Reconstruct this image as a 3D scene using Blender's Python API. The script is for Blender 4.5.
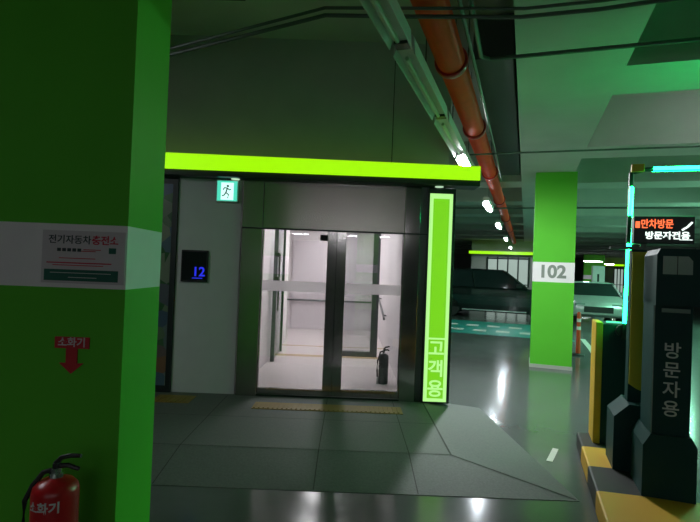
import bpy, bmesh, math, random
from mathutils import Vector, Matrix
random.seed(4)
for o in list(bpy.data.objects): bpy.data.objects.remove(o)
S = bpy.context.scene
C = S.collection
R = math.radians
TH = R(19.2)                      # the garage grid is turned against the entrance's grid
CT, ST = math.cos(TH), math.sin(TH)
def G(u, v, z=0.0): return Vector((u*CT + v*ST, -u*ST + v*CT, z))

# ---------------------------------------------------------------- camera, world, exposure
cam_d = bpy.data.cameras.new('camera'); cam = bpy.data.objects.new('camera', cam_d); C.objects.link(cam)
cam_d.sensor_width = 36; cam_d.lens = 505/700*36; cam_d.clip_end = 200
cam.matrix_world = Matrix.Translation((0, 0, 1.6)) @ Matrix.Rotation(R(90.8), 4, 'X') @ Matrix.Rotation(R(2.2), 4, 'Z')
S.camera = cam
w = bpy.data.worlds.new('world'); S.world = w; w.use_nodes = True
w.node_tree.nodes['Background'].inputs[0].default_value = (.25, .5, .4, 1)
w.node_tree.nodes['Background'].inputs[1].default_value = .02
S.view_settings.view_transform = 'Standard'; S.view_settings.look = 'None'
S.view_settings.gamma = 1; S.view_settings.exposure = 0.0
S.cycles.use_denoising = True; S.cycles.sample_clamp_indirect = 3
L_TUBE = 140      # lit fluorescent tubes down the aisle
L_REAR = 30       # dim tubes behind the camera
L_GREEN = 38      # green strips on the barrier arm, with added ones on its back
L_LANE = 950      # tubes over the right lane, tinted to add a green cast there
L_FILL_NEAR = 60      # added unseen tube beside the camera, fills the numbered pillar and lane floor
L_FILL_BAY = 50      # added tubes hidden between the right lane's beams, to light slab and pillar
L_FILL_SIDE = 95      # added tube hidden left of the near pillar, brightens the entrance front
L_KEY = 680      # lit tube just past the canopy's right tip
L_BAND = 1.05       # canopy band and lightbox
L_ROOM = 37       # ceiling panels of the lobby

# ---------------------------------------------------------------- materials
def nodes(name):
    m = bpy.data.materials.new(name); m.use_nodes = True
    return m, m.node_tree, m.node_tree.nodes['Principled BSDF']
def mat(name, col, rough=.6, metal=0., vary=.12, scale=6., bump=0., bscale=60., spec=.5, coat=0.):
    m, t, p = nodes(name)
    p.inputs['Roughness'].default_value = rough; p.inputs['Metallic'].default_value = metal
    p.inputs['Specular IOR Level'].default_value = spec; p.inputs['Coat Weight'].default_value = coat
    tc = t.nodes.new('ShaderNodeTexCoord')
    n = t.nodes.new('ShaderNodeTexNoise'); n.inputs['Scale'].default_value = scale; n.inputs['Detail'].default_value = 5
    t.links.new(tc.outputs['Object'], n.inputs['Vector'])
    mx = t.nodes.new('ShaderNodeMix'); mx.data_type = 'RGBA'
    mx.inputs[6].default_value = tuple(c*(1-vary) for c in col)+(1,)
    mx.inputs[7].default_value = tuple(min(1, c*(1+vary)) for c in col)+(1,)
    t.links.new(n.outputs['Fac'], mx.inputs[0]); t.links.new(mx.outputs[2], p.inputs['Base Color'])
    if bump:
        n2 = t.nodes.new('ShaderNodeTexNoise'); n2.inputs['Scale'].default_value = bscale
        t.links.new(tc.outputs['Object'], n2.inputs['Vector'])
        b = t.nodes.new('ShaderNodeBump'); b.inputs['Strength'].default_value = bump; b.inputs['Distance'].default_value = .01
        t.links.new(n2.outputs['Fac'], b.inputs['Height']); t.links.new(b.outputs[0], p.inputs['Normal'])
    return m
def emit(name, col, s):
    m, t, p = nodes(name)
    p.inputs['Base Color'].default_value = (.05, .05, .05, 1); p.inputs['Roughness'].default_value = .4
    p.inputs['Emission Color'].default_value = col+(1,); p.inputs['Emission Strength'].default_value = s
    return m
def glass(name, tint, refl=.12, rough=.02, diff=0.):
    m = bpy.data.materials.new(name); m.use_nodes = True; t = m.node_tree; t.nodes.clear()
    o = t.nodes.new('ShaderNodeOutputMaterial'); a = t.nodes.new('ShaderNodeBsdfTransparent'); a.inputs[0].default_value = tint+(1,)
    g = t.nodes.new('ShaderNodeBsdfGlossy'); g.inputs['Roughness'].default_value = rough
    mx = t.nodes.new('ShaderNodeMixShader'); mx.inputs[0].default_value = refl
    t.links.new(a.outputs[0], mx.inputs[1]); t.links.new(g.outputs[0], mx.inputs[2]); last = mx
    if diff:
        d = t.nodes.new('ShaderNodeBsdfTranslucent'); d.inputs[0].default_value = (.9, .9, .9, 1)
        m2 = t.nodes.new('ShaderNodeMixShader'); m2.inputs[0].default_value = diff
        t.links.new(mx.outputs[0], m2.inputs[1]); t.links.new(d.outputs[0], m2.inputs[2]); last = m2
    t.links.new(last.outputs[0], o.inputs[0])
    return m
def stripes(name, c1, c2, axis, period, skew=0., duty=.5, off=0., rough=.6):
    m, t, p = nodes(name); p.inputs['Roughness'].default_value = rough
    tc = t.nodes.new('ShaderNodeTexCoord'); s = t.nodes.new('ShaderNodeSeparateXYZ'); t.links.new(tc.outputs['Object'], s.inputs[0])
    k = t.nodes.new('ShaderNodeMath'); k.operation = 'MULTIPLY_ADD'; k.inputs[1].default_value = skew
    t.links.new(s.outputs[1 if axis == 0 else 0], k.inputs[0]); t.links.new(s.outputs[axis], k.inputs[2])
    a = t.nodes.new('ShaderNodeMath'); a.operation = 'ADD'; a.inputs[1].default_value = off; t.links.new(k.outputs[0], a.inputs[0])
    d = t.nodes.new('ShaderNodeMath'); d.operation = 'DIVIDE'; d.inputs[1].default_value = period; t.links.new(a.outputs[0], d.inputs[0])
    f = t.nodes.new('ShaderNodeMath'); f.operation = 'FRACT'; t.links.new(d.outputs[0], f.inputs[0])
    g = t.nodes.new('ShaderNodeMath'); g.operation = 'GREATER_THAN'; g.inputs[1].default_value = duty; t.links.new(f.outputs[0], g.inputs[0])
    mx = t.nodes.new('ShaderNodeMix'); mx.data_type = 'RGBA'; mx.inputs[6].default_value = c1+(1,); mx.inputs[7].default_value = c2+(1,)
    t.links.new(g.outputs[0], mx.inputs[0]); t.links.new(mx.outputs[2], p.inputs['Base Color'])
    return m

def floor_mat():
    m, t, p = nodes('epoxy floor')
    tc = t.nodes.new('ShaderNodeTexCoord')
    n = t.nodes.new('ShaderNodeTexNoise'); n.inputs['Scale'].default_value = .6; n.inputs['Detail'].default_value = 8; n.inputs['Roughness'].default_value = .65
    t.links.new(tc.outputs['Object'], n.inputs['Vector'])
    cr = t.nodes.new('ShaderNodeValToRGB'); cr.color_ramp.elements[0].position = .3; cr.color_ramp.elements[1].position = .75
    cr.color_ramp.elements[0].color = (.075, .088, .08, 1); cr.color_ramp.elements[1].color = (.12, .128, .128, 1)
    t.links.new(n.outputs['Fac'], cr.inputs[0]); t.links.new(cr.outputs[0], p.inputs['Base Color'])
    n2 = t.nodes.new('ShaderNodeTexNoise'); n2.inputs['Scale'].default_value = 3; n2.inputs['Detail'].default_value = 4
    t.links.new(tc.outputs['Object'], n2.inputs['Vector'])
    mr = t.nodes.new('ShaderNodeMapRange'); mr.inputs[3].default_value = .11; mr.inputs[4].default_value = .19
    t.links.new(n2.outputs['Fac'], mr.inputs[0]); t.links.new(mr.outputs[0], p.inputs['Roughness'])
    b = t.nodes.new('ShaderNodeBump'); b.inputs['Strength'].default_value = .03; b.inputs['Distance'].default_value = .02
    t.links.new(n2.outputs['Fac'], b.inputs['Height']); t.links.new(b.outputs[0], p.inputs['Normal'])
    return m

M = {}
M['floor'] = floor_mat()
M['ceiling'] = mat('painted concrete ceiling', (.42, .45, .40), .8, vary=.15, scale=2, bump=.2)
M['wallup'] = mat('grey rendered wall', (.42, .42, .40), .85, vary=.1, scale=3)
M['wallfar'] = mat('far concrete wall', (.30, .33, .31), .8)
M['panel'] = mat('pale grey wall panel', (.64, .66, .66), .5, vary=.06)
M['green'] = mat('green pillar paint', (.10, .50, .035), .6, vary=.06, scale=2, bump=.05, spec=.15)
M['white'] = mat('white paint band', (.84, .82, .82), .5, vary=.05)
M['steel'] = mat('brushed stainless steel', (.42, .40, .39), .12, 1., vary=.12, scale=5)
M['steel_panel'] = mat('satin steel panel', (.46, .42, .40), .27, 1., vary=.12, scale=3)
M['steel_dark'] = mat('dark steel frame', (.10, .115, .115), .3, .8)
M['frame_dark'] = mat('dark green steel frame', (.02, .03, .028), .4, .3)
M['granite'] = mat('granite slab', (.12, .135, .125), .6, vary=.3, scale=60, bump=.1, spec=.2)
M['joint'] = mat('dark joint', (.045, .05, .045), .9)
M['black'] = mat('black plastic', (.012, .014, .014), .4)
M['rubber'] = mat('black rubber', (.02, .02, .02), .8)
M['kiosk'] = mat('black metal tinted by green glare', (.006, .045, .043), .5, 0., spec=.2)  # teal in the black stands in for green light and glare
M['red'] = mat('red enamel', (.50, .012, .015), .3, vary=.1)
M['sign_red'] = mat('red sign film', (.55, .02, .03), .5)
M['sign_white'] = mat('white sign film', (.62, .58, .60), .5, vary=.03)
M['ink'] = mat('dark sign ink', (.03, .05, .05), .6)
M['ink_red'] = mat('red sign ink', (.55, .03, .06), .6)
M['ink_teal'] = mat('dark green sign ink', (.01, .12, .08), .6)
M['letter'] = mat('pale lettering', (.55, .6, .58), .6, vary=.02)
M['number'] = mat('grey stencil number', (.22, .26, .22), .6)
M['pipe'] = mat('orange red pipe paint', (.88, .06, .012), .6, vary=.15, scale=8, spec=.15)
M['galv'] = mat('galvanised conduit', (.10, .13, .11), .45, .6)
M['duct'] = mat('dark duct sheet', (.05, .07, .06), .5, .4)
M['tray'] = mat('white lamp tray', (.62, .66, .62), .45)
M['chart'] = emit('chartreuse lit band', (.36, .93, .0), L_BAND)
M['chart_in'] = emit('green lit face', (.20, .70, .01), L_BAND*.9)
M['chart_edge'] = emit('pale lit border', (.46, .93, .28), L_BAND)
M['tube'] = emit('lit tube', (.86, .93, 1.), L_TUBE)
M['tube_lane'] = emit('lane tube with added green tint', (.32, 1., .62), L_LANE)
M['tube_fill_near'] = emit('added near lane fill tube', (.90, .93, 1.), L_FILL_NEAR)
M['tube_fill_bay'] = emit('added bay fill tube', (.95, .93, 1.), L_FILL_BAY)
M['tube_fill_side'] = emit('added side fill tube', (.93, .95, 1.), L_FILL_SIDE)
M['tube_key'] = emit('lit key tube', (.95, .97, 1.), L_KEY)
M['tube_rear'] = emit('dim lit tube', (.95, .95, 1.), L_REAR)
M['tube_off'] = mat('unlit tube', (.5, .62, .5), .3)
M['led_dim'] = emit('dim green led strip', (.1, 1., .5), 1.5)
M['led'] = emit('green led strip', (.005, 1., .21), L_GREEN)
M['led_red'] = emit('red led', (1., .16, .05), 1.6)
M['led_white'] = emit('white led', (.85, 1., .93), 1.5)
M['blue'] = emit('blue digits', (.02, .03, .9), .9)
M['exit'] = emit('exit sign green glow', (.08, .75, .52), 1.0)
M['exit_white'] = emit('exit sign white figure', (.6, 1., .9), 1.3)
M['room_light'] = emit('lobby light panel', (1., .93, .95), L_ROOM)
M['down'] = emit('downlight', (.6, .9, .6), .8)
M['lobby'] = mat('lobby white wall', (.80, .76, .77), .6, vary=.03)
M['lobby_floor'] = mat('lobby tile', (.62, .57, .56), .3, vary=.05)
M['tan'] = mat('tan strip', (.42, .30, .14), .5)
M['glass'] = glass('door glass', (.82, .84, .84), .10)
M['frost'] = glass('frosted film', (.85, .85, .85), .03, .3, .5)
M['glass_dark'] = mat('dark car glass', (.012, .02, .02), .08)
M['yellow'] = mat('yellow paint', (.62, .40, .02), .5, vary=.15)
M['olive'] = mat('yellow panel paint', (.50, .42, .015), .5)
M['tactile'] = mat('yellow tactile tile', (.26, .17, .025), .6, vary=.2)
M['suv'] = mat('black car paint', (.012, .022, .020), .18, .3, coat=.6)
M['silver'] = mat('silver car paint', (.50, .53, .52), .3, .5, coat=.5)
M['chrome'] = mat('chrome trim', (.6, .62, .62), .2, 1.)
M['orange'] = mat('orange plastic', (.70, .08, .02), .5)
M['teal_paint'] = mat('teal floor paint', (.015, .26, .22), .35)
M['line'] = mat('white floor paint', (.6, .6, .55), .5, vary=.2, scale=20)
M['screen'] = mat('grey screen glass', (.20, .28, .26), .2)
M['island'] = stripes('yellow and black curb paint', (.015, .018, .015), (.62, .36, .02), 1, .95, -.12, .5, .02)
M['cabinet'] = mat('white cabinet paint', (.75, .78, .76), .4)

# ---------------------------------------------------------------- mesh helpers
class MB:
    def __init__(s): s.b = bmesh.new(); s.mats = []; s.cur = 0
    def m(s, key):
        if M[key] not in s.mats: s.mats.append(M[key])
        s.cur = s.mats.index(M[key]); return s
    def _tag(s, before):
        for f in s.b.faces:
            if f.index == -1 or f not in before: pass
    def faces(s, vs, fs):
        V = [s.b.verts.new(v) for v in vs]
        for f in fs:
            try: F = s.b.faces.new([V[i] for i in f]); F.material_index = s.cur
            except ValueError: pass
        return s
    def box(s, x0, x1, y0, y1, z0, z1, bev=0.):
        if bev:
            t = bmesh.new(); bmesh.ops.create_cube(t, size=1)
            for v in t.verts: v.co = Vector(((x0+x1)/2+v.co.x*(x1-x0), (y0+y1)/2+v.co.y*(y1-y0), (z0+z1)/2+v.co.z*(z1-z0)))
            bmesh.ops.bevel(t, geom=list(t.edges), offset=bev, segments=2, affect='EDGES', profile=.5)
            t.verts.index_update(); s.faces([v.co.copy() for v in t.verts], [[v.index for v in f.verts] for f in t.faces]); t.free(); return s
        v = [(x, y, z) for z in (z0, z1) for y in (y0, y1) for x in (x0, x1)]
        return s.faces(v, [(0,2,3,1), (4,5,7,6), (0,1,5,4), (2,6,7,3), (0,4,6,2), (1,3,7,5)])
    def prism(s, pts, d0, d1, axis='y'):
        n = len(pts)
        def P(a, b, d): return (a, d, b) if axis == 'y' else ((d, a, b) if axis == 'x' else (a, b, d))
        v = [P(a, b, d0) for a, b in pts] + [P(a, b, d1) for a, b in pts]
        return s.faces(v, [list(range(n)), list(range(2*n-1, n-1, -1))] + [(i, i+n, (i+1) % n+n, (i+1) % n) for i in range(n)])
    def lathe(s, prof, cx=0, cy=0, cz=0, n=28, axis='z'):
        v = []; f = []
        for r, h in prof:
            for k in range(n):
                a = 2*math.pi*k/n; c, d = r*math.cos(a), r*math.sin(a)
                v.append({'z': (cx+c, cy+d, cz+h), 'y': (cx+c, cy+h, cz+d), 'x': (cx+h, cy+c, cz+d)}[axis])
        for i in range(len(prof)-1):
            for k in range(n): f.append((i*n+k, i*n+(k+1) % n, (i+1)*n+(k+1) % n, (i+1)*n+k))
        f.append(list(range(n))[::-1]); f.append([(len(prof)-1)*n+k for k in range(n)])
        return s.faces(v, f)
    def tube(s, pts, r, n=10):
        pts = [Vector(p) for p in pts]; v = []; f = []
        for i, p in enumerate(pts):
            d = (pts[min(i+1, len(pts)-1)]-pts[max(i-1, 0)]).normalized()
            a = d.cross(Vector((0, 0, 1)));  a = a.normalized() if a.length > .05 else d.cross(Vector((1, 0, 0))).normalized()
            b = d.cross(a).normalized(); rr = r[i] if isinstance(r, (list, tuple)) else r
            for k in range(n):
                t = 2*math.pi*k/n; v.append(p+(a*math.cos(t)+b*math.sin(t))*rr)
        for i in range(len(pts)-1):
            for k in range(n): f.append((i*n+k, i*n+(k+1) % n, (i+1)*n+(k+1) % n, (i+1)*n+k))
        f.append(list(range(n))[::-1]); f.append([(len(pts)-1)*n+k for k in range(n)])
        return s.faces(v, f)
    def loft(s, rings):
        n = len(rings[0]); v = [p for r in rings for p in r]; f = []
        for i in range(len(rings)-1):
            for k in range(n): f.append((i*n+k, i*n+(k+1) % n, (i+1)*n+(k+1) % n, (i+1)*n+k))
        f.append(list(range(n))[::-1]); f.append([(len(rings)-1)*n+k for k in range(n)])
        return s.faces(v, f)
    def text(s, body, cx, z, size, y=0., depth=.004, vertical=False, bold=.0, bend=None, sx=1.):
        """flat lettering facing -y, centred on cx, standing around height z"""
        rows = list(body) if vertical else [body]
        for i, ch in enumerate(rows):
            c = bpy.data.curves.new('t', 'FONT'); c.body = ch; c.size = size; c.align_x = 'CENTER'; c.align_y = 'CENTER'
            c.extrude = depth/2; c.offset = bold*size
            o = bpy.data.objects.new('t', c); C.objects.link(o); bpy.context.view_layer.update()
            me = bpy.data.meshes.new_from_object(o.evaluated_get(bpy.context.evaluated_depsgraph_get()))
            zz = z-(i*size*1.12 if vertical else 0)
            vs = []
            for vv in me.vertices:
                x, h, d = vv.co.x*sx, vv.co.y, vv.co.z
                if bend: a = x/bend; r = bend+depth/2+d; vs.append((cx+r*math.sin(a), y-r*math.cos(a), zz+h))
                else: vs.append((cx+x, y-d-depth/2, zz+h))
            s.faces(vs, [list(p.vertices) for p in me.polygons])
            bpy.data.objects.remove(o); bpy.data.curves.remove(c); bpy.data.meshes.remove(me)
        return s
    def build(s, name, parent=None, smooth=False, g=False, loc=None, rot=None):
        bmesh.ops.recalc_face_normals(s.b, faces=list(s.b.faces))
        me = bpy.data.meshes.new(name); s.b.to_mesh(me); s.b.free()
        for m in s.mats: me.materials.append(m)
        if smooth:
            me.polygons.foreach_set('use_smooth', [True]*len(me.polygons))
            try: me.set_sharp_from_angle(angle=R(40))
            except Exception: pass
        o = bpy.data.objects.new(name, me); C.objects.link(o); o.parent = parent
        if parent is None:
            if g: o.rotation_euler = (0, 0, -TH)
            if loc is not None: o.location = loc
        if rot: o.rotation_euler = rot
        return o
def mk(key): return MB().m(key)
def tag(o, label=None, cat=None, group=None, kind=None):
    if label: o['label'] = label
    if cat: o['category'] = cat
    if group: o['group'] = group
    if kind: o['kind'] = kind
    return o
def thing(name, label, cat, loc, rz=0., group=None, kind=None):
    o = bpy.data.objects.new(name, None); C.objects.link(o); o.location = loc; o.rotation_euler = (0, 0, rz)
    o.empty_display_size = .1
    return tag(o, label, cat, group, kind)
def gthing(name, label, cat, u, v, z=0., group=None, kind=None): return thing(name, label, cat, G(u, v, z), -TH, group, kind)
def copy_tree(o, parent=None):
    c = o.copy(); C.objects.link(c); c.parent = parent
    for ch in list(o.children): copy_tree(ch, c)
    return c

# ---------------------------------------------------------------- the garage shell (garage grid)
ZC = 4.3
U0, U1, V0, V1 = -16, 15, -17, 56
tag(mk('floor').box(U0, U1, V0, V1, -.2, 0).build('floor', g=True), kind='structure', label='glossy grey green epoxy garage floor')
c = mk('ceiling').box(U0, U1, V0, V1, ZC, ZC+.2)
c.box(-.13, .75, V0, V1, 3.4, ZC)
for v0, v1 in ((2.65, 3.4), (4.76, 5.5)): c.box(.75, U1, v0, v1, 3.4, ZC)
v = 7.65
while v < 54:
    c.box(.75, U1, v, v+.72, 3.4, ZC)
    if v > 9: c.box(U0, -.13, v, v+.72, 3.45, ZC)
    v += 2.9
for v in (-3, -7, -11): c.box(U0, U1, v, v+.7, 3.5, ZC)
tag(c.build('ceiling', g=True), kind='structure', label='painted concrete ceiling with deep beams')
tag(mk('wallfar').box(U0, U1, V1, V1+.2, 0, ZC).build('wall_far', g=True), kind='structure')
tag(mk('wallfar').box(U0, U1, V0-.2, V0, 0, ZC).build('wall_back', g=True), kind='structure')
tag(mk('wallfar').box(U1, U1+.2, V0, V1, 0, ZC).build('wall_right', g=True), kind='structure')
tag(mk('wallfar').box(U0-.2, U0, V0, V1, 0, ZC).build('wall_left', g=True), kind='structure')

# ---------------------------------------------------------------- the entrance block (entrance grid)
PZ = .08
w = mk('wallup')
w.box(-7, .445, 5.98, 6.12, 2.58, ZC); w.box(.455, 1.13, 5.98, 6.12, 2.58, ZC)
w.box(-7, -2.95, 5.98, 6.12, 0, 2.58)
w.m('joint').box(.445, .455, 6.0, 6.1, 2.58, ZC)
tag(w.build('wall_front'), kind='structure', label='dark grey rendered wall above the lit canopy')
tag(mk('panel').box(-2.03, -1.29, 5.9, 6.0, PZ, 2.58, .004).build('wall_panel'), kind='structure', label='pale grey wall panel beside the glass doors')
tag(mk('wallup').box(1.06, 1.14, 6.12, 12.6, 0, ZC).build('wall_side'), kind='structure')
# lobby
tag(mk('lobby').box(-1.4, -1.25, 6.12, 10.2, PZ, 2.6).box(-1.9, -1.25, 10.2, 10.3, PZ, 2.6).box(-2.0, -1.9, 10.2, 12.5, PZ, 2.6).build('wall_lobby_left'), kind='structure')
tag(mk('lobby').box(.70, .82, 6.12, 12.5, PZ, 2.6).build('wall_lobby_right'), kind='structure')
tag(mk('lobby').box(-2.0, .82, 12.4, 12.5, PZ, 2.6).build('wall_lobby_back'), kind='structure')
tag(mk('lobby').box(-2.0, .82, 6.12, 12.5, 2.6, 2.7).build('ceiling_lobby'), kind='structure')
f = mk('lobby_floor').box(-2.0, .82, 6.02, 12.5, 0, PZ)
f.m('tan').box(-1.25, .70, 8.55, 8.72, PZ, PZ+.003).box(-1.25, .70, 9.65, 9.73, PZ, PZ+.003)
tag(f.build('floor_lobby'), kind='structure')
for i, y in enumerate((8.1, 9.7, 11.3)):
    t = thing('lobby_light', ['square lit panel on the lobby ceiling just inside the glass doors', 'square lit panel on the lobby ceiling above the inner doorway', 'square lit panel on the lobby ceiling by its back wall'][i], 'ceiling light', (-.35, y, 2.6), group='lobby ceiling lights')
    mk('tray').box(-.33, .33, -.33, .33, -.03, 0).build('frame', t)
    mk('room_light').box(-.3, .3, -.3, .3, -.036, -.028).build('diffuser', t)
# white door in the lobby's back wall
d2 = thing('door_2', 'plain white door in the back wall of the lobby', 'door', (-.95, 12.4, PZ), kind='structure')
mk('sign_white').box(-.45, .45, -.05, 0, 0, 2.15, .005).build('door_leaf', d2)
mk('chrome').box(.33, .37, -.09, -.05, .9, 1.1).build('door_handle', d2)
# handrail
t = thing('handrail', 'slim dark handrail along the lobby back wall', 'handrail', (0, 12.3, .78))
mk('steel_dark').tube([(-1.7, 0, 0), (.6, 0, 0)], .022).build('rail', t)
for x in (-1.6, -.3, .5): mk('steel_dark').tube([(x, 0, 0), (x, .1, 0)], .012).build('bracket', t)
t = thing('handrail', 'sloping slim handrail on the right lobby wall', 'handrail', (.64, 9.4, .0))
mk('steel_dark').tube([(0, -.45, .72), (0, 1.6, 1.02)], .02).build('rail', t)
for y, z in ((-.2, .76), (1.3, .98)): mk('steel_dark').tube([(0, y, z), (.06, y, z)], .012).build('bracket', t)
# inner door frame
d3 = thing('door_3', 'inner glazed doorway of the lobby with dark posts', 'door', (0, 8.75, PZ), kind='structure')
mk('steel_dark').box(.40, .52, -.05, .05, 0, 2.3).build('door_post', d3)
mk('steel_dark').box(-.17, .40, -.05, .05, 0, .09).build('sill', d3)
mk('steel_dark').box(-1.25, .70, -.05, .05, 2.3, 2.42).build('header', d3)
mk('chrome').box(-.19, -.15, -.02, .02, 0, 2.3).build('mullion', d3)
mk('glass').box(-.15, .40, -.006, .006, .09, 2.3).build('pane', d3)
d4 = thing('door_4', 'lobby door leaf folded open against the left wall', 'door', (-1.17, 8.0, PZ), kind='structure')
mk('steel_dark').box(-.03, .03, -.03, .03, 0, 2.25).build('stile', d4)
mk('steel_dark').box(-.02, .02, .95, 1.0, 0, 2.25).build('stile', d4)
mk('glass').box(-.006, .006, .03, .95, 0.02, 2.2).build('pane', d4)
mk('black').box(-.01, .06, -.06, .05, 1.65, 1.72).box(-.01, .06, -.06, .05, 1.28, 1.34).box(.05, .07, -.03, 0, .8, 1.7).build('door_handle', d4)

# ---- glass double door with its steel surround
d1 = thing('door_1', 'stainless steel double door with two clear glass leaves', 'door', (0, 5.9, PZ), kind='structure')
s = mk('steel_panel').box(-1.27, -1.03, -.04, .12, 0, 2.5, .004).build('door_post', d1)
mk('steel').box(.62, .80, -.04, .12, 0, 2.5, .004).build('door_post', d1)
mk('steel_panel').box(-1.03, .62, -.02, .12, 1.95, 2.5, .004).build('transom_panel', d1)
mk('steel_dark').box(.80, .90, -.02, .12, 0, 2.5, .004).build('side_panel', d1)
mk('frame_dark').box(-1.27, .9, -.045, -.02, 1.935, 1.95).box(-1.03, .62, -.03, .1, 0, .02).build('door_track', d1)
for k, (x0, x1) in enumerate(((-1.03, -.16), (-.16, .62))):
    lf = mk('steel')
    if k == 0: lf.box(x1-.11, x1, 0, .05, .02, 1.95, .003).box(x0, x1-.11, 0, .05, .02, .085).box(x0, x0+.012, 0, .05, .085, 1.95)
    else: lf.box(x0, x0+.11, 0, .05, .02, 1.95, .003).box(x0+.11, x1, 0, .05, .02, .1).box(x1-.012, x1, 0, .05, .1, 1.95)
    lf = lf.build('door_leaf', d1)
    a, b = (x0+.012, x1-.11) if k == 0 else (x0+.11, x1-.012)
    mk('glass').box(a, b, .02, .03, .085, 1.95).build('pane', lf)
    mk('frost').box(a, b, .016, .019, 1.22, 1.34).build('frosted_band', lf)

mk('black').box(-.36, -.20, .035, .075, 1.83, 1.90, .005).build('door_closer', d1)

# ---- lightbox sign
t = thing('lightbox_sign', 'tall narrow lit green sign with white border and vertical lettering beside the doors', 'sign', (1.035, 5.9, 0))
mk('frame_dark').box(-.155, .165, -.06, .1, .081, 2.56, .004).build('housing', t)
mk('chart_edge').box(-.135, .13, -.068, -.058, .10, 2.5).build('lit_border', t)
mk('chart_in').box(-.095, .09, -.073, -.066, .14, 2.44).build('lit_face', t)
x = mk('chart_edge').text('고객용', -.003, .70, .205, -.073, .004, True, .02)
x.box(-.095, .09, -.077, -.072, .815, .835)
x.build('lettering', t)
# ---- canopy
t = thing('entrance_canopy', 'projecting canopy with a bright chartreuse lit band above the glass doors', 'canopy', (0, 5.7, 0))
mk('frame_dark').box(-3.4, 1.44, -.0, .28, 2.58, 2.76, .004).build('canopy_box', t)
b = MB().m('chart').faces([(-3.4, -.03, 2.645), (1.43, -.03, 2.645), (1.43, -.03, 2.80), (-3.4, -.03, 2.83), (-3.4, .0, 2.645), (1.43, .0, 2.645), (1.43, .0, 2.80), (-3.4, .0, 2.83)],
    [(0,1,2,3), (4,7,6,5), (0,4,5,1), (3,2,6,7), (0,3,7,4), (1,5,6,2)])
b.build('lit_band', t)
for x in (-1.36, 1.0): mk('down').lathe([(.05, 0), (.05, .006)], x, .13, 2.574, 16).build('downlight', t)

# ---- exit sign, keypad, poster
t = thing('exit_sign', 'small square glowing green running figure exit sign under the canopy', 'exit sign', (-1.455, 5.9, 2.44))
mk('tray').box(-.13, .13, -.05, 0, -.13, .13, .004).build('housing', t)
mk('exit').box(-.115, .115, -.056, -.049, -.115, .115).build('lit_face', t)
e = mk('exit_white').box(-.07, .075, -.060, -.055, -.105, .095)
e.build('doorway_symbol', t)
fg = mk('ink_teal').lathe([(.014, 0), (.014, .004)], .008, -.065, .055, 12, 'y')
for p in ([(.005, .035), (-.012, -.02)], [(-.012, -.02), (.02, -.045), (.01, -.085)], [(-.012, -.02), (-.03, -.05), (-.055, -.06)], [(.003, .03), (-.03, .035), (-.045, .01)], [(.003, .03), (.03, .01), (.045, .02)]):
    fg.tube([(a, -.062, b) for a, b in p], .007, 6)
fg.build('figure', t)
t = thing('entry_keypad', 'black square entry panel with blue lit digits on the grey wall', 'keypad', (-1.805, 5.9, 1.555))
mk('black').box(-.155, .155, -.035, 0, -.185, .185, .008).build('housing', t)
mk('glass_dark').box(-.14, .14, -.038, -.034, -.165, .165).build('screen', t)
mk('blue').text('12', .055, -.07, .15, -.038, .003, False, .02).box(-.02, .10, -.041, -.037, -.145, -.135).build('digits', t)
t = thing('foliage_poster', 'tall dark framed panel with a leafy green picture behind the near pillar', 'poster', (-2.5, 5.9, 0))
mk('frame_dark').box(-.45, .47, -.03, .1, .081, 2.56).build('frame', t)
mp, tt, pp = nodes('leafy picture')
tc = tt.nodes.new('ShaderNodeTexCoord'); vo = tt.nodes.new('ShaderNodeTexVoronoi'); vo.inputs['Scale'].default_value = 7
tt.links.new(tc.outputs['Object'], vo.inputs['Vector']); cr = tt.nodes.new('ShaderNodeValToRGB')
els = cr.color_ramp.elements; els[0].color = (.01, .07, .015, 1); els[1].color = (.05, .2, .03, 1)
for p_, c_ in ((.3, (.02, .12, .03, 1)), (.5, (.22, .26, .18, 1)), (.72, (.03, .10, .18, 1)), (.86, (.25, .12, .04, 1))):
    q = els.new(p_); q.color = c_
tt.links.new(vo.outputs['Color'], cr.inputs[0]); tt.links.new(cr.outputs[0], pp.inputs['Base Color']); pp.inputs['Roughness'].default_value = .3
M['leafy'] = mp
mk('leafy').box(-.41, .41, -.034, -.029, .16, 2.5).build('picture', t)

# ---- platform with ramped edges
XL, XR = -4.0, .90
pl = MB().m('granite')
pl.faces([(XL, 4.22, PZ), (XR, 4.22, PZ), (XR, 6.0, PZ), (XL, 6.0, PZ), (XL, 3.62, .004), (1.70, 3.62, .004), (1.60, 6.0, .004),
          (XL, 3.62, -.02), (1.70, 3.62, -.02), (1.60, 6.0, -.02), (XL, 6.0, -.02)],
         [(0,1,2,3), (4,5,1,0), (5,6,2,1), (7,8,5,4), (8,9,6,5), (9,10,3,2,6), (10,7,4,0,3), (7,10,9,8)])
pl = pl.build('entrance_platform')
tag(pl, 'low dark granite platform with sloped edges in front of the doors', 'platform')
j = MB().m('joint')
e = .002
def strip(p, q, wd=.004):
    p = Vector(p); q = Vector(q); d = (q-p).normalized(); n = Vector((-d.y, d.x, 0))*wd
    j.faces([p-n+Vector((0,0,e)), p+n+Vector((0,0,e)), q+n+Vector((0,0,e)), q-n+Vector((0,0,e))], [(0,1,2,3)])
for x in (-2.5, -1.35, -.2, .55): strip((x, 3.63, .005), (x, 4.22, PZ)); strip((x, 4.22, PZ), (x, 5.85, PZ))
strip((XR, 4.22, PZ), (XR, 5.9, PZ), .008); strip((XR, 4.22, PZ), (1.68, 3.63, .006), .006)
strip((XL, 4.22, PZ), (XR, 4.22, PZ)); strip((XL, 5.05, PZ), (XR, 5.05, PZ), .004)
j.build('slab_joints', pl)
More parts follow.
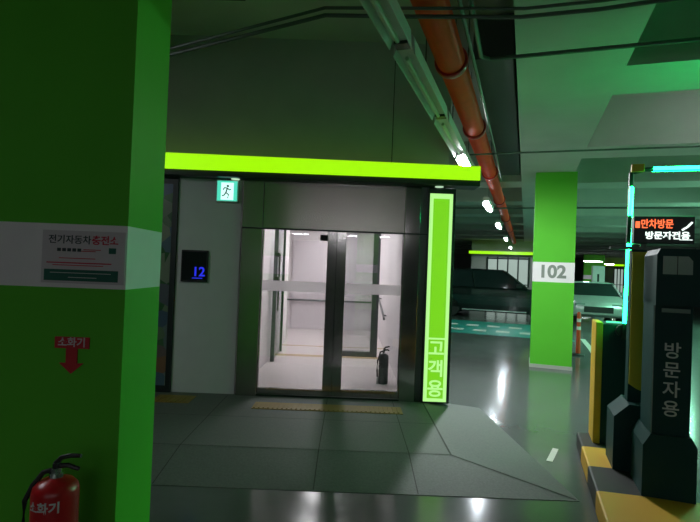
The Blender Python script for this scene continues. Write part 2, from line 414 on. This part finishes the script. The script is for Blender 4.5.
def tactile(x0, x1, y0, y1, label):
    m = mk('tactile').box(x0, x1, y0, y1, PZ+.0005, PZ+.006)
    n = int((x1-x0)/.05)
    for i in range(n):
        x = x0+.025+i*(x1-x0-.02)/n
        m.box(x-.008, x+.008, y0+.02, y1-.02, PZ+.006, PZ+.012)
    tag(m.build('tactile_paving'), label, 'tactile paving')
tactile(-.98, .62, 5.34, 5.60, 'worn yellow ribbed tactile strip in front of the glass doors')
tactile(-2.1, -1.68, 5.45, 5.75, 'faded ribbed tactile strip under the grey wall panel')

# ---------------------------------------------------------------- near pillar and what is on it
def pillar(name, label, x0, x1, y0, y1, top, loc, rz, number=None, band=(1.45, 1.765)):
    t = thing(name, label, 'pillar', loc, rz, kind='thing')
    m = MB().m('green').box(x0, x1, y0, y1, 0, band[0]).box(x0, x1, y0, y1, band[1], top)
    m.build('shaft', t)
    mk('white').box(x0, x1, y0, y1, band[0], band[1]).build('white_band', t)
    if number: mk('number').text(number, (x0+x1)/2-.02, (band[0]+band[1])/2, .30, y0, .003, False, .035, sx=1.0).build('number', t)
    return t
pillar('concrete_pillar', 'thick green pillar with a white band and a notice, nearest to the viewer', -.85, 0, 0, .45, ZC, (-1.105, 2.5, 0), 0)
t = thing('notice_board', 'white notice with dark and red Korean lettering on the near green pillar', 'notice', (-1.315, 2.497, 1.602))
mk('sign_white').box(-.205, .205, -.006, 0, -.13, .13).build('panel', t)
x = mk('ink').text('전기자동차', -.07, .083, .046, -.006, .002, False, .012)
for k in range(5): x.box(-.13+.025*k, -.112+.025*k, -.008, -.006, .027, .043)
x.build('lettering', t)
tag(mk('ink_red').text('충전소', .105, .083, .048, -.006, .002, False, .025).box(-.01, .06, -.008, -.006, .028, .032).box(.0, .085, -.008, -.006, .036, .040)
    .box(-.12, .06, -.008, -.006, -.008, -.004).box(-.18, .14, -.008, -.006, -.032, -.026).box(-.15, .10, -.008, -.006, -.043, -.039).build('red_lettering', t), 'red lettering')
x = mk('ink_teal').box(-.19, .175, -.008, -.006, -.118, -.062).box(.125, .16, -.008, -.006, .022, .05)
x.build('green_bar', t)
mk('letter').box(-.16, .14, -.0095, -.008, -.080, -.077).box(-.07, .07, -.0095, -.008, -.102, -.099).build('small_print', t)
t = thing('extinguisher_sign', 'red arrow sign pointing down with white lettering on the near green pillar', 'sign', (-1.352, 2.497, 1.11))
mk('sign_red').prism([(-.085, .098), (.085, .098), (.085, .042), (.028, .042), (.028, -.03), (.06, -.03), (0, -.082), (-.06, -.03), (-.028, -.03), (-.028, .042), (-.085, .042)], -.006, 0).build('panel', t)
mk('sign_white').text('소화기', 0, .07, .05, -.006, .002, False, .02).build('lettering', t)

def extinguisher(t, r=.093, h=.50, body='red', z0=.15, label=True):
    mk(body).lathe([(r*.9, 0), (r, .012), (r, h*.88), (r*.94, h*.925), (r*.74, h*.965), (r*.4, h*.99), (r*.3, h)], 0, 0, z0, 32).build('cylinder', t, True)
    z = z0+h
    mk('chrome').lathe([(r*.3, 0), (r*.3, .018), (r*.22, .02), (r*.22, .04)], 0, 0, z, 16).build('valve', t, True)
    mk('black').box(-.012, .012, -.014, .014, z+.03, z+.06, .003).tube([(0, 0, z+.045), (.05, 0, z+.05), (r*1.05, 0, z+.036)], [.012, .011, .009], 8).build('carrying_handle', t, True)
    mk('black').tube([(-.005, 0, z+.055), (.02, 0, z+.082), (.06, 0, z+.092), (r*1.12, 0, z+.093)], [.012, .011, .010, .009], 8).build('lever', t, True)
    mk('rubber').tube([(-.01, 0, z+.03), (-.05, -.01, z+.02), (-r*.95, -.02, z-.035), (-r*1.28, -.02, z-.10), (-r*1.32, -.02, z-.22), (-r*1.22, -.02, z-.32)], .011, 8).build('hose', t, True)
    mk('tray').lathe([(.013, 0), (.017, -.09)], -r*1.2, -.02, z-.31, 12).build('nozzle', t, True)
    mk('chrome').lathe([(.012, 0), (.012, -.01)], .0, -.014, z+.03, 12, 'y').build('pressure_gauge', t, True)
    if label:
        lab = MB().m('letter'); n = 14; v = []
        rr = r+.0012
        lab.text('소화기', 0, z0+h*.80, .05, 0, .001, False, .03, bend=rr)
        for k in range(3): lab.text('ㅡㅡㅡ', 0, z0+h*.69-k*.022, .02, 0, .001, False, .01, bend=rr)
        lab.build('label_print', t)
t = thing('fire_extinguisher', 'red fire extinguisher with a black handle in front of the near green pillar', 'fire extinguisher', (-1.235, 2.2, 0))
extinguisher(t)
tag(mk('sign_red').lathe([(.13, 0), (.13, .02), (.10, .03), (.10, .15)], -1.235, 2.2, 0, 28).build('extinguisher_stand', smooth=True), 'round red stand under the red fire extinguisher', 'stand')
t = thing('fire_extinguisher', 'dark fire extinguisher on the lobby floor seen through the right glass leaf', 'fire extinguisher', (.50, 6.75, PZ))
extinguisher(t, .065, .40, 'frame_dark', .0, False)

# ---------------------------------------------------------------- pillar 102 and far pillars
t = pillar('concrete_pillar', 'green pillar numbered 102 standing in the garage aisle', -.335, .335, 0, .67, 3.4, G(.455, 9.4), -TH, '102', (1.49, 1.835))
mk('ceiling').box(-.345, .345, -.01, .68, 0, .06).build('plinth', t)
pillar('concrete_pillar', 'distant green pillar seen between pillar 102 and the barrier', -.75, .75, 0, .66, 3.4, G(5.1, 44), -TH)
t = gthing('electric_cabinet', 'distant white cabinet with a black slot beside the far green pillar', 'cabinet', 2.97, 24)
mk('cabinet').box(-.24, .24, 0, .4, .05, 2.1, .01).build('body', t)
mk('black').box(-.06, .02, -.01, 0, 1.3, 1.75).build('slot', t)
mk('steel_dark').box(-.22, .22, .02, .38, 0, .05).build('plinth', t)
for v in (-8, -1.5):
    pillar('concrete_pillar', 'green pillar behind the viewer', -.33, .33, 0, .66, 3.5, G(3.4, v), -TH)['group'] = 'pillars behind the viewer'

# ---------------------------------------------------------------- pipes, conduits, lamps on the ceiling
t = gthing('fire_pipe', 'thick orange red pipe running along under the ceiling', 'pipe', -.62, 0, 3.3)
mk('pipe').tube([(0, -3, 0), (0, 28, 0)], .112, 24).build('pipe_run', t, True)
for v in (1.3, 4.05, 6.0, 8.7, 12, 16, 20): mk('red').lathe([(.13, 0), (.135, .01), (.135, .06), (.13, .07)], 0, v, 0, 24, 'y').build('coupling', t, True)
for v in (2.3, 5.2, 9.0, 14): mk('galv').tube([(0, v, .11), (0, v, 1.0)], .008, 6).build('hanger_rod', t)
GT = 'ceiling lamp trays in a line along the aisle'
def lamp(lit):
    t = gthing('lamp_tray', 'x', 'ceiling light', -.775, 0, 3.0, group=GT)
    m = mk('tray').prism([(-.072, -.032), (-.066, -.032), (-.05, .02), (.05, .02), (.066, -.032), (.072, -.032), (.062, .08), (.045, .1), (-.045, .1), (-.062, .08)], 0, 1.42, 'y')
    m.build('housing', t)
    mk(lit if lit else 'tube_off').tube([(.0, .08, -.02), (0, 1.34, -.02)], .026 if lit else .014, 10).build('tube', t)
    mk('black').box(-.045, .045, 1.42, 1.51, .0, .08).build('connector', t)
    mk('galv').tube([(0, .7, .1), (0, .7, ZC-3.0)], .006, 6).build('hanger_rod', t)
    return t
lu = lamp(False); ll = lamp('tube'); lk = lamp('tube_key')
lab_t = ['unlit pale lamp tray directly overhead, before the first dark joint', 'unlit lamp tray past the first dark joint, above the canopy', 'lamp tray end beside the right tip of the canopy band',
         'lit lamp tray just past the right tip of the canopy', 'bright white lamp beyond the canopy tip', 'second lit lamp beyond the canopy tip', 'third lit lamp down the aisle, over the dark car', 'fourth lit lamp, farthest down the aisle']
spots = [(1.6, 0), (3.12, 0), (4.64, 0), (6.2, 2), (10.2, 1), (14.6, 1), (20.5, 1), (27, 1)]
used = {0: False, 1: False, 2: False}
for (v, lit), lb in zip(spots, lab_t):
    src = (lu, ll, lk)[lit]
    o = src if not used[lit] else copy_tree(src); used[lit] = True
    o.location = G(-.775, v, 3.0); o['label'] = lb
# other lamps, some of them added as fill and out of view
def simple_lamp(label, group, loc, rz, lit='tube', n=1.2):
    t = thing('ceiling_lamp', label, 'ceiling light', loc, rz, group)
    mk('tray').box(-.06, .06, -n/2, n/2, 0, .06).build('housing', t)
    mk(lit).box(-.03, .03, -n/2+.03, n/2-.03, -.02, 0).build('tube', t)
    mk('galv').tube([(0, 0, .06), (0, 0, ZC-loc[2])], .006, 6).build('hanger_rod', t)
    return t
for v in (10.5, 14, 19): simple_lamp('lamp over the lane right of the ticket machine, tinted green to add a green cast, %s' % {10.5: 'nearest of the row', 14: 'middle of the row', 19: 'farthest of the row'}[v], 'lamps over the right lane', G(4.9, v, 3.0), -TH, 'tube_lane')
for v in (-3,): simple_lamp('added fill lamp over the lane beside the viewer, out of view', 'added fill lamps over the right lane beside the viewer', G(4.9, v, 3.0), -TH, 'tube_fill_near')
simple_lamp('far white crosswise lamp just right of pillar 102', None, G(4.55, 40, 2.75), -TH+R(90), n=1.25)
simple_lamp('small far white crosswise lamp left of the green barrier strip', None, G(5.9, 42, 2.62), -TH+R(90), n=.7)
for u in (2.6, 6.5): simple_lamp('added crosswise fill lamp, hidden high between two beams, %s' % ('above the message sign' if u < 3 else 'farther out over the right lane'), 'added fill lamps high between the beams', G(u, 6.35, 4.15), -TH+R(90), 'tube_fill_bay')
simple_lamp('added fill lamp hidden to the side of the near green pillar', None, Vector((-4.0, 2.75, 3.0)), 0, 'tube_fill_side')
for y in (-5.5, -7.5, -10): 
    for x in (-3.0, .5): simple_lamp('dim lamp behind the viewer', 'lamps behind the viewer', Vector((x, y, 3.0)), R(90), 'tube_rear', 2.4)

def conduit(pts, r, label, grid=True, clamps=()):
    o = mk('galv').tube([G(*p) if grid else Vector(p) for p in pts], r, 8).build('conduit', smooth=True)
    return tag(o, label, 'conduit')
Z1 = 3.15
conduit([(-1.42, 3.78, Z1), (-.21, 3.09, Z1), (.25, 3.07, Z1), (.97, 3.02, Z1), (1.38, 2.9, Z1), (2.6, 2.4, Z1)], .013, 'thin conduit bending from the dark wall and crossing below the red pipe', False)
conduit([(-1.42, 3.72, Z1+.015), (-.21, 3.03, Z1+.015), (.25, 3.0, Z1+.015), (.97, 2.95, Z1+.015), (1.38, 2.83, Z1+.015), (2.6, 2.33, Z1+.015)], .010, 'thinner conduit running beside the bent one below the red pipe', False)
conduit([(-.33, -1, Z1+.05), (-.36, 3.8, Z1+.05), (-.30, 3.87, Z1+.05), (5, 3.87, Z1+.05)], .016, 'conduit turning a corner under the deep beam right of the red pipe')
conduit([(-.43, -1, Z1+.12), (-.45, 9.3, Z1+.12)], .014, 'straight conduit running along between the red pipe and the deep beam')
conduit([(-.82, 6.75, Z1), (5, 6.75, Z1)], .012, 'straight conduit crossing under the deep beam in front of pillar 102')
conduit([(-3.0, 12.0, 3.1), (6, 12.0, 3.1)], .02, 'distant straight conduit crossing behind pillar 102')
tag(mk('duct').box(-.52, -.16, 4.7, 10.4, 3.55, 3.95, .01).build('air_duct', g=True), 'dark square air duct between the red pipe and the deep beam', 'duct')
tag(mk('duct').box(-3.2, -1.0, 3.9, 4.4, 3.9, 4.2, .01).build('air_duct'), 'dark flat air duct at the top beside the near pillar', 'duct')

# ---------------------------------------------------------------- curb island with machines
tag(mk('island').box(.50, 1.18, 1.2, 5.22, 0, .15, .015).build('curb_island', g=True), 'yellow and black striped curb island under the ticket machine', 'curb')
t = gthing('ticket_machine', 'black upright visitor ticket machine with vertical white lettering', 'ticket machine', .945, 3.9, .15)
mk('kiosk').box(-.12, .11, 0, .32, .38, 1.62, .008).build('body', t)
mk('kiosk').prism([(-.165, 0), (.15, 0), (.15, .36), (.115, .42), (-.12, .42), (-.165, .34)], -.02, .36).build('base', t)
mk('kiosk').prism([(0-.12, 1.28), (.13, 1.28), (.155, 1.36), (.155, 1.60), (.13, 1.66), (-.10, 1.66), (-.12, 1.62)], -.05, .33).build('head', t)
mk('screen').prism([(-.085, 1.49), (.085, 1.49), (.085, 1.58), (.06, 1.61), (-.085, 1.61)], -.056, -.049).build('screen', t)
mk('frame_dark').box(-.005, .0, -.058, -.055, 1.49, 1.61).build('screen_divider', t)
mk('screen').box(-.075, .09, -.012, .0, 1.235, 1.262).build('ticket_slot', t)
mk('screen').box(-.12, -.112, -.004, .0, .42, 1.28).build('edge_trim', t)
mk('letter').text('방문자용', -.005, .975, .115, 0, .002, True, .012).build('lettering', t)

t = gthing('sign_column', 'yellow faced column with a dark foot behind the ticket machine', 'column', .85, 4.42, .15)
t['kind'] = 'thing'
mk('kiosk').box(-.075, .085, .01, .13, 0, 1.68, .006).build('body', t)
pts = [(-.07, 1.66), (.08, 1.66), (.08, .58)]+[(.08-.15*k/8, .58+.06*(k/8)**.7-.02*math.sin(k/8*3.1)) for k in range(1, 9)]
mk('olive').prism(pts, -.004, .012).build('face_panel', t)
mk('kiosk').prism([(-.18, 0), (.09, 0), (.09, .50), (-.08, .50), (-.18, .40)], -.10, .24).build('foot', t)

t = gthing('led_message_sign', 'small dark display with red and white lit lettering above the ticket machine', 'sign', .985, 4.40, 1.83)
mk('frame_dark').box(-.205, .20, .0, .10, .045, .255, .006).build('housing', t)
mk('galv').box(-.36, .22, .03, .07, .0, .022).box(-.15, -.11, .03, .07, .02, .05).build('bracket', t)
mk('led_red').text('만차방문', -.050, .192, .075, 0, .003, False, .02, sx=.8).box(-.195, -.165, -.003, 0, .165, .215).build('red_letters', t)
mk('led_white').text('방문자전용', .02, .105, .062, 0, .003, False, .03, sx=1.05).box(.10, .185, -.003, 0, .075, .08).tube([(.115, -.003, .15), (.15, -.003, .175), (.18, -.003, .21)], .008, 6).build('white_letters', t)

# barrier with folding arm
t = gthing('parking_barrier', 'dark barrier housing with a yellow edge and a raised arm lit by green strips', 'barrier', .725, 4.92, .15)
mk('kiosk').box(-.07, .13, 0, .30, 0, 1.05, .01).build('housing', t)
mk('yellow').box(-.125, -.068, -.005, .30, 0, 1.06, .008).build('yellow_edge', t)
mk('black').lathe([(.05, 0), (.05, -.05)], .075, 0, 1.0, 20, 'y').build('hub', t, True)
a = mk('frame_dark').tube([(.085, -.06, .93), (.105, -.06, 2.36)], .02, 8)
a.tube([(.105, -.06, 2.36), (.22, -.06, 2.385), (1.3, -.06, 2.385)], .02, 8)
a = a.build('arm', t, True)
mk('led').tube([(.082, -.088, 1.07), (.094, -.088, 1.75)], .014, 8).build('led_strip', a)
mk('led').tube([(.098, -.088, 1.99), (.103, -.088, 2.235)], .014, 8).build('led_strip', a)
mk('led').tube([(.265, -.088, 2.385), (1.3, -.088, 2.385)], .014, 8).build('led_strip', a)
mk('led_dim').tube([(-.05, -.03, 1.07), (.082, -.03, 1.07)], .007, 8).build('led_strip', a)
mk('yellow').box(.10, .2, -.09, -.04, 2.36, 2.43, .008).build('elbow', a)
mk('led').tube([(.105, -.03, 1.10), (.118, -.03, 2.235)], .014, 8).build('led_strip', a)  # strip added on the arm's back to throw green light on the beams
mk('led').tube([(.265, -.03, 2.385), (1.3, -.03, 2.385)], .016, 8).build('led_strip', a)  # second added back strip, for the same green light

# orange post
t = gthing('lane_post', 'orange flexible post with a black foot right of pillar 102', 'post', 1.06, 11.3)
mk('orange').lathe([(.045, .03), (.04, .3), (.036, .86), (.02, .885)], 0, 0, 0, 16).build('post', t, True)
mk('rubber').lathe([(.13, 0), (.12, .03), (.05, .045)], 0, 0, 0, 20).build('foot', t, True)
for z in (.52, .68): mk('white').lathe([(.041, 0), (.040, .07)], 0, 0, z, 16).build('reflective_band', t, True)

# floor markings
x = mk('line'); pts = [(1.43, 14.3), (1.42, 12.5), (1.38, 11), (1.27, 9.6), (1.12, 8.7)]
for a, b in zip(pts, pts[1:]): x.faces([(a[0]-.05, a[1], .004), (a[0]+.07, a[1], .004), (b[0]+.07, b[1], .004), (b[0]-.05, b[1], .004)], [(0,1,2,3)])
tag(x.build('lane_line', g=True), 'worn white curved lane line between pillar 102 and the barrier', 'floor marking')
tag(mk('line').faces([(.22, 4.72, .004), (.27, 4.71, .004), (.34, 5.08, .004), (.29, 5.09, .004)], [(0,1,2,3)]).build('lane_dash', g=True), 'short cream dash on the floor left of the curb island', 'floor marking')
x = mk('teal_paint').faces([(-6, 13.6, .004), (1.2, 13.6, .004), (1.2, 17.2, .004), (-6, 17.2, .004)], [(0,1,2,3)])
tag(x.build('charging_bay_paint', g=True), 'teal painted floor strip in front of the dark car', 'floor marking')
x = mk('line')
for k in range(7):
    for r_ in range(2):
        u = -3.2+k*.62+r_*.3; x.faces([(u, 14.3+r_*1.3, .008), (u+.36, 14.3+r_*1.3, .008), (u+.36, 14.75+r_*1.3, .008), (u, 14.75+r_*1.3, .008)], [(0,1,2,3)])
x.build('bay_lettering', bpy.data.objects['charging_bay_paint'])

# ---------------------------------------------------------------- cars
def car(name, label, loc, rz, paint, L, W, H, belt, cab, hood):
    """length along x, front at +x, centred; cab = (rear base, rear roof, front roof, front base)"""
    t = thing(name, label, 'car', loc, rz)
    hw = W/2
    def ring(x, zl, zt, w_, r=.1):
        return [(x, -w_+.04, zl), (x, -w_, zl+.12), (x, -w_, zt-r), (x, -w_+r, zt), (x, w_-r, zt), (x, w_, zt-r), (x, w_, zl+.12), (x, w_-.04, zl)]
    x0, x1 = -L/2, L/2
    mk(paint).loft([ring(x0, .42, belt*.80, hw*.86), ring(x0+.06, .30, belt*.93, hw*.94), ring(x0+.4, .24, belt, hw), ring(cab[3], .22, belt, hw), ring(cab[3]+.1, .22, belt*.98, hw),
                    ring(x1-.45, .24, hood, hw*.97), ring(x1-.08, .28, hood*.86, hw*.90), ring(x1, .36, hood*.70, hw*.80)]).build('body', t, True)
    def cr(x, z, w_): return [(x, -w_, z), (x, w_, z)]
    b0, r0, r1, b1 = cab; tw = hw*.74; zb = belt-.02
    vs = [(b0, -hw*.96, zb), (b0, hw*.96, zb), (r0, tw, H-.03), (r0, -tw, H-.03), (b1, -hw*.96, zb), (b1, hw*.96, zb), (r1, tw, H-.02), (r1, -tw, H-.02)]
    mk('glass_dark').faces(vs, [(0,1,2,3), (4,7,6,5), (0,3,7,4), (1,5,6,2), (3,2,6,7), (0,4,5,1)]).build('window', t)
    m = mk(paint); m.loft([[(r0-.05, -tw-.01, H-.05), (r0-.05, tw+.01, H-.05), (r0-.02, tw-.06, H-.01), (r0-.02, -tw+.06, H-.01)],
                           [((r0+r1)/2, -tw-.02, H-.04), ((r0+r1)/2, tw+.02, H-.04), ((r0+r1)/2, tw-.1, H+.02), ((r0+r1)/2, -tw+.1, H+.02)],
                           [(r1+.04, -tw-.01, H-.05), (r1+.04, tw+.01, H-.05), (r1+.0, tw-.06, H-.0), (r1+.0, -tw+.06, H-.0)]])
    for s_ in (-1, 1):
        for (ax, bx) in ((b0, r0), ((b0+b1)/2-.1, (r0+r1)/2-.1), (b1, r1)):
            m.tube([(ax, s_*hw*.965, zb), (bx, s_*(tw+.005), H-.04)], .035, 6)
    m.build('roof', t)
    for sx in (x0+.82, x1-.88):
        for s_ in (-1, 1):
            y = s_*(hw-.11)
            wh = mk('rubber').lathe([(.20, -.11), (.32, -.11), (.345, -.08), (.345, .08), (.32, .11), (.20, .11)], sx, y, .345, 24, 'y').build('wheel', t, True)
            r_ = mk('chrome').lathe([(.20, 0), (.21, .01)], sx, y+s_*.105, .345, 16, 'y')
            r_.build('rim', wh)
    mk('chrome').box(x0+1.25, x1-1.3, -hw-.03, -hw+.02, .27, .31).box(x0+1.25, x1-1.3, hw-.02, hw+.03, .27, .31).build('sill_trim', t)
    for s_ in (-1, 1):
        mk('screen').box(x1-.16, x1-.02, s_*hw*.62-.16, s_*hw*.62+.16, hood*.68, hood*.80, .02).build('headlight', t)
        mk(paint).box(cab[3]-.35, cab[3]-.15, s_*(hw+.09)-.09, s_*(hw+.09)+.09, belt, belt+.14, .03).build('side_mirror', t)
        mk('sign_red').box(x0+.02, x0+.10, s_*hw*.7-.12, s_*hw*.7+.12, belt*.72, belt*.85, .02).build('tail_light', t)
    mk('black').box(x1-.06, x1+.02, -.45, .45, .42, .62, .01).build('grille', t)
    return t
car('parked_car', 'dark sport utility car parked side on behind the teal floor strip', G(-1.0, 19.55), -TH, 'suv', 4.75, 1.9, 1.74, 1.12, (-2.25, -1.75, .25, 1.05), 1.08)
car('parked_car', 'silver car facing the viewer in the distance between pillar 102 and the barrier', G(2.35, 21.0), -TH-R(90), 'silver', 4.5, 1.82, 1.42, .95, (-1.9, -1.2, .2, 1.0), .90)
car('parked_car', 'pale car partly hidden behind the right edge of the ticket machine', G(5.6, 13.5), -TH-R(90), 'silver', 4.6, 1.85, 1.5, .95, (-1.9, -1.2, .2, 1.0), .92)

# ---------------------------------------------------------------- far entrances
def far_entrance(label, u, v, wd, lit0, lit1):
    t = gthing('far_entrance', label, 'entrance', u, v)
    mk('chart').box(0, wd, -.5, -.4, 2.68, 2.84).build('lit_band', t)
    mk('frame_dark').box(0, wd, -.4, 0, 2.66, 2.80).build('canopy_box', t)
    mk('wallup').box(.1, wd-.1, 0, 2, 0, 4.2).build('block', t)
    m = mk('room_light').box(lit0, lit1, -.03, .0, .35, 2.45).build('lit_glazing', t)
    g = mk('frame_dark')
    n = 4
    for k in range(n+1): x = lit0+(lit1-lit0)*k/n; g.box(x-.04, x+.04, -.07, -.02, .05, 2.55)
    g.box(lit0, lit1, -.07, -.02, 1.0, 1.06).box(lit0, lit1, -.07, -.02, 2.42, 2.5)
    g.build('glazing_bars', t)
M['room_light_save'] = M['room_light']
M['room_light'] = emit('far lit glazing', (.7, .9, .8), .45)
far_entrance('distant lit entrance with a chartreuse band behind the dark car', -3.05, 29.6, 5.2, 1.0, 3.2)
far_entrance('farthest small entrance with a chartreuse band left of the green barrier strip', 6.55, 50.3, 2.6, .9, 1.9)
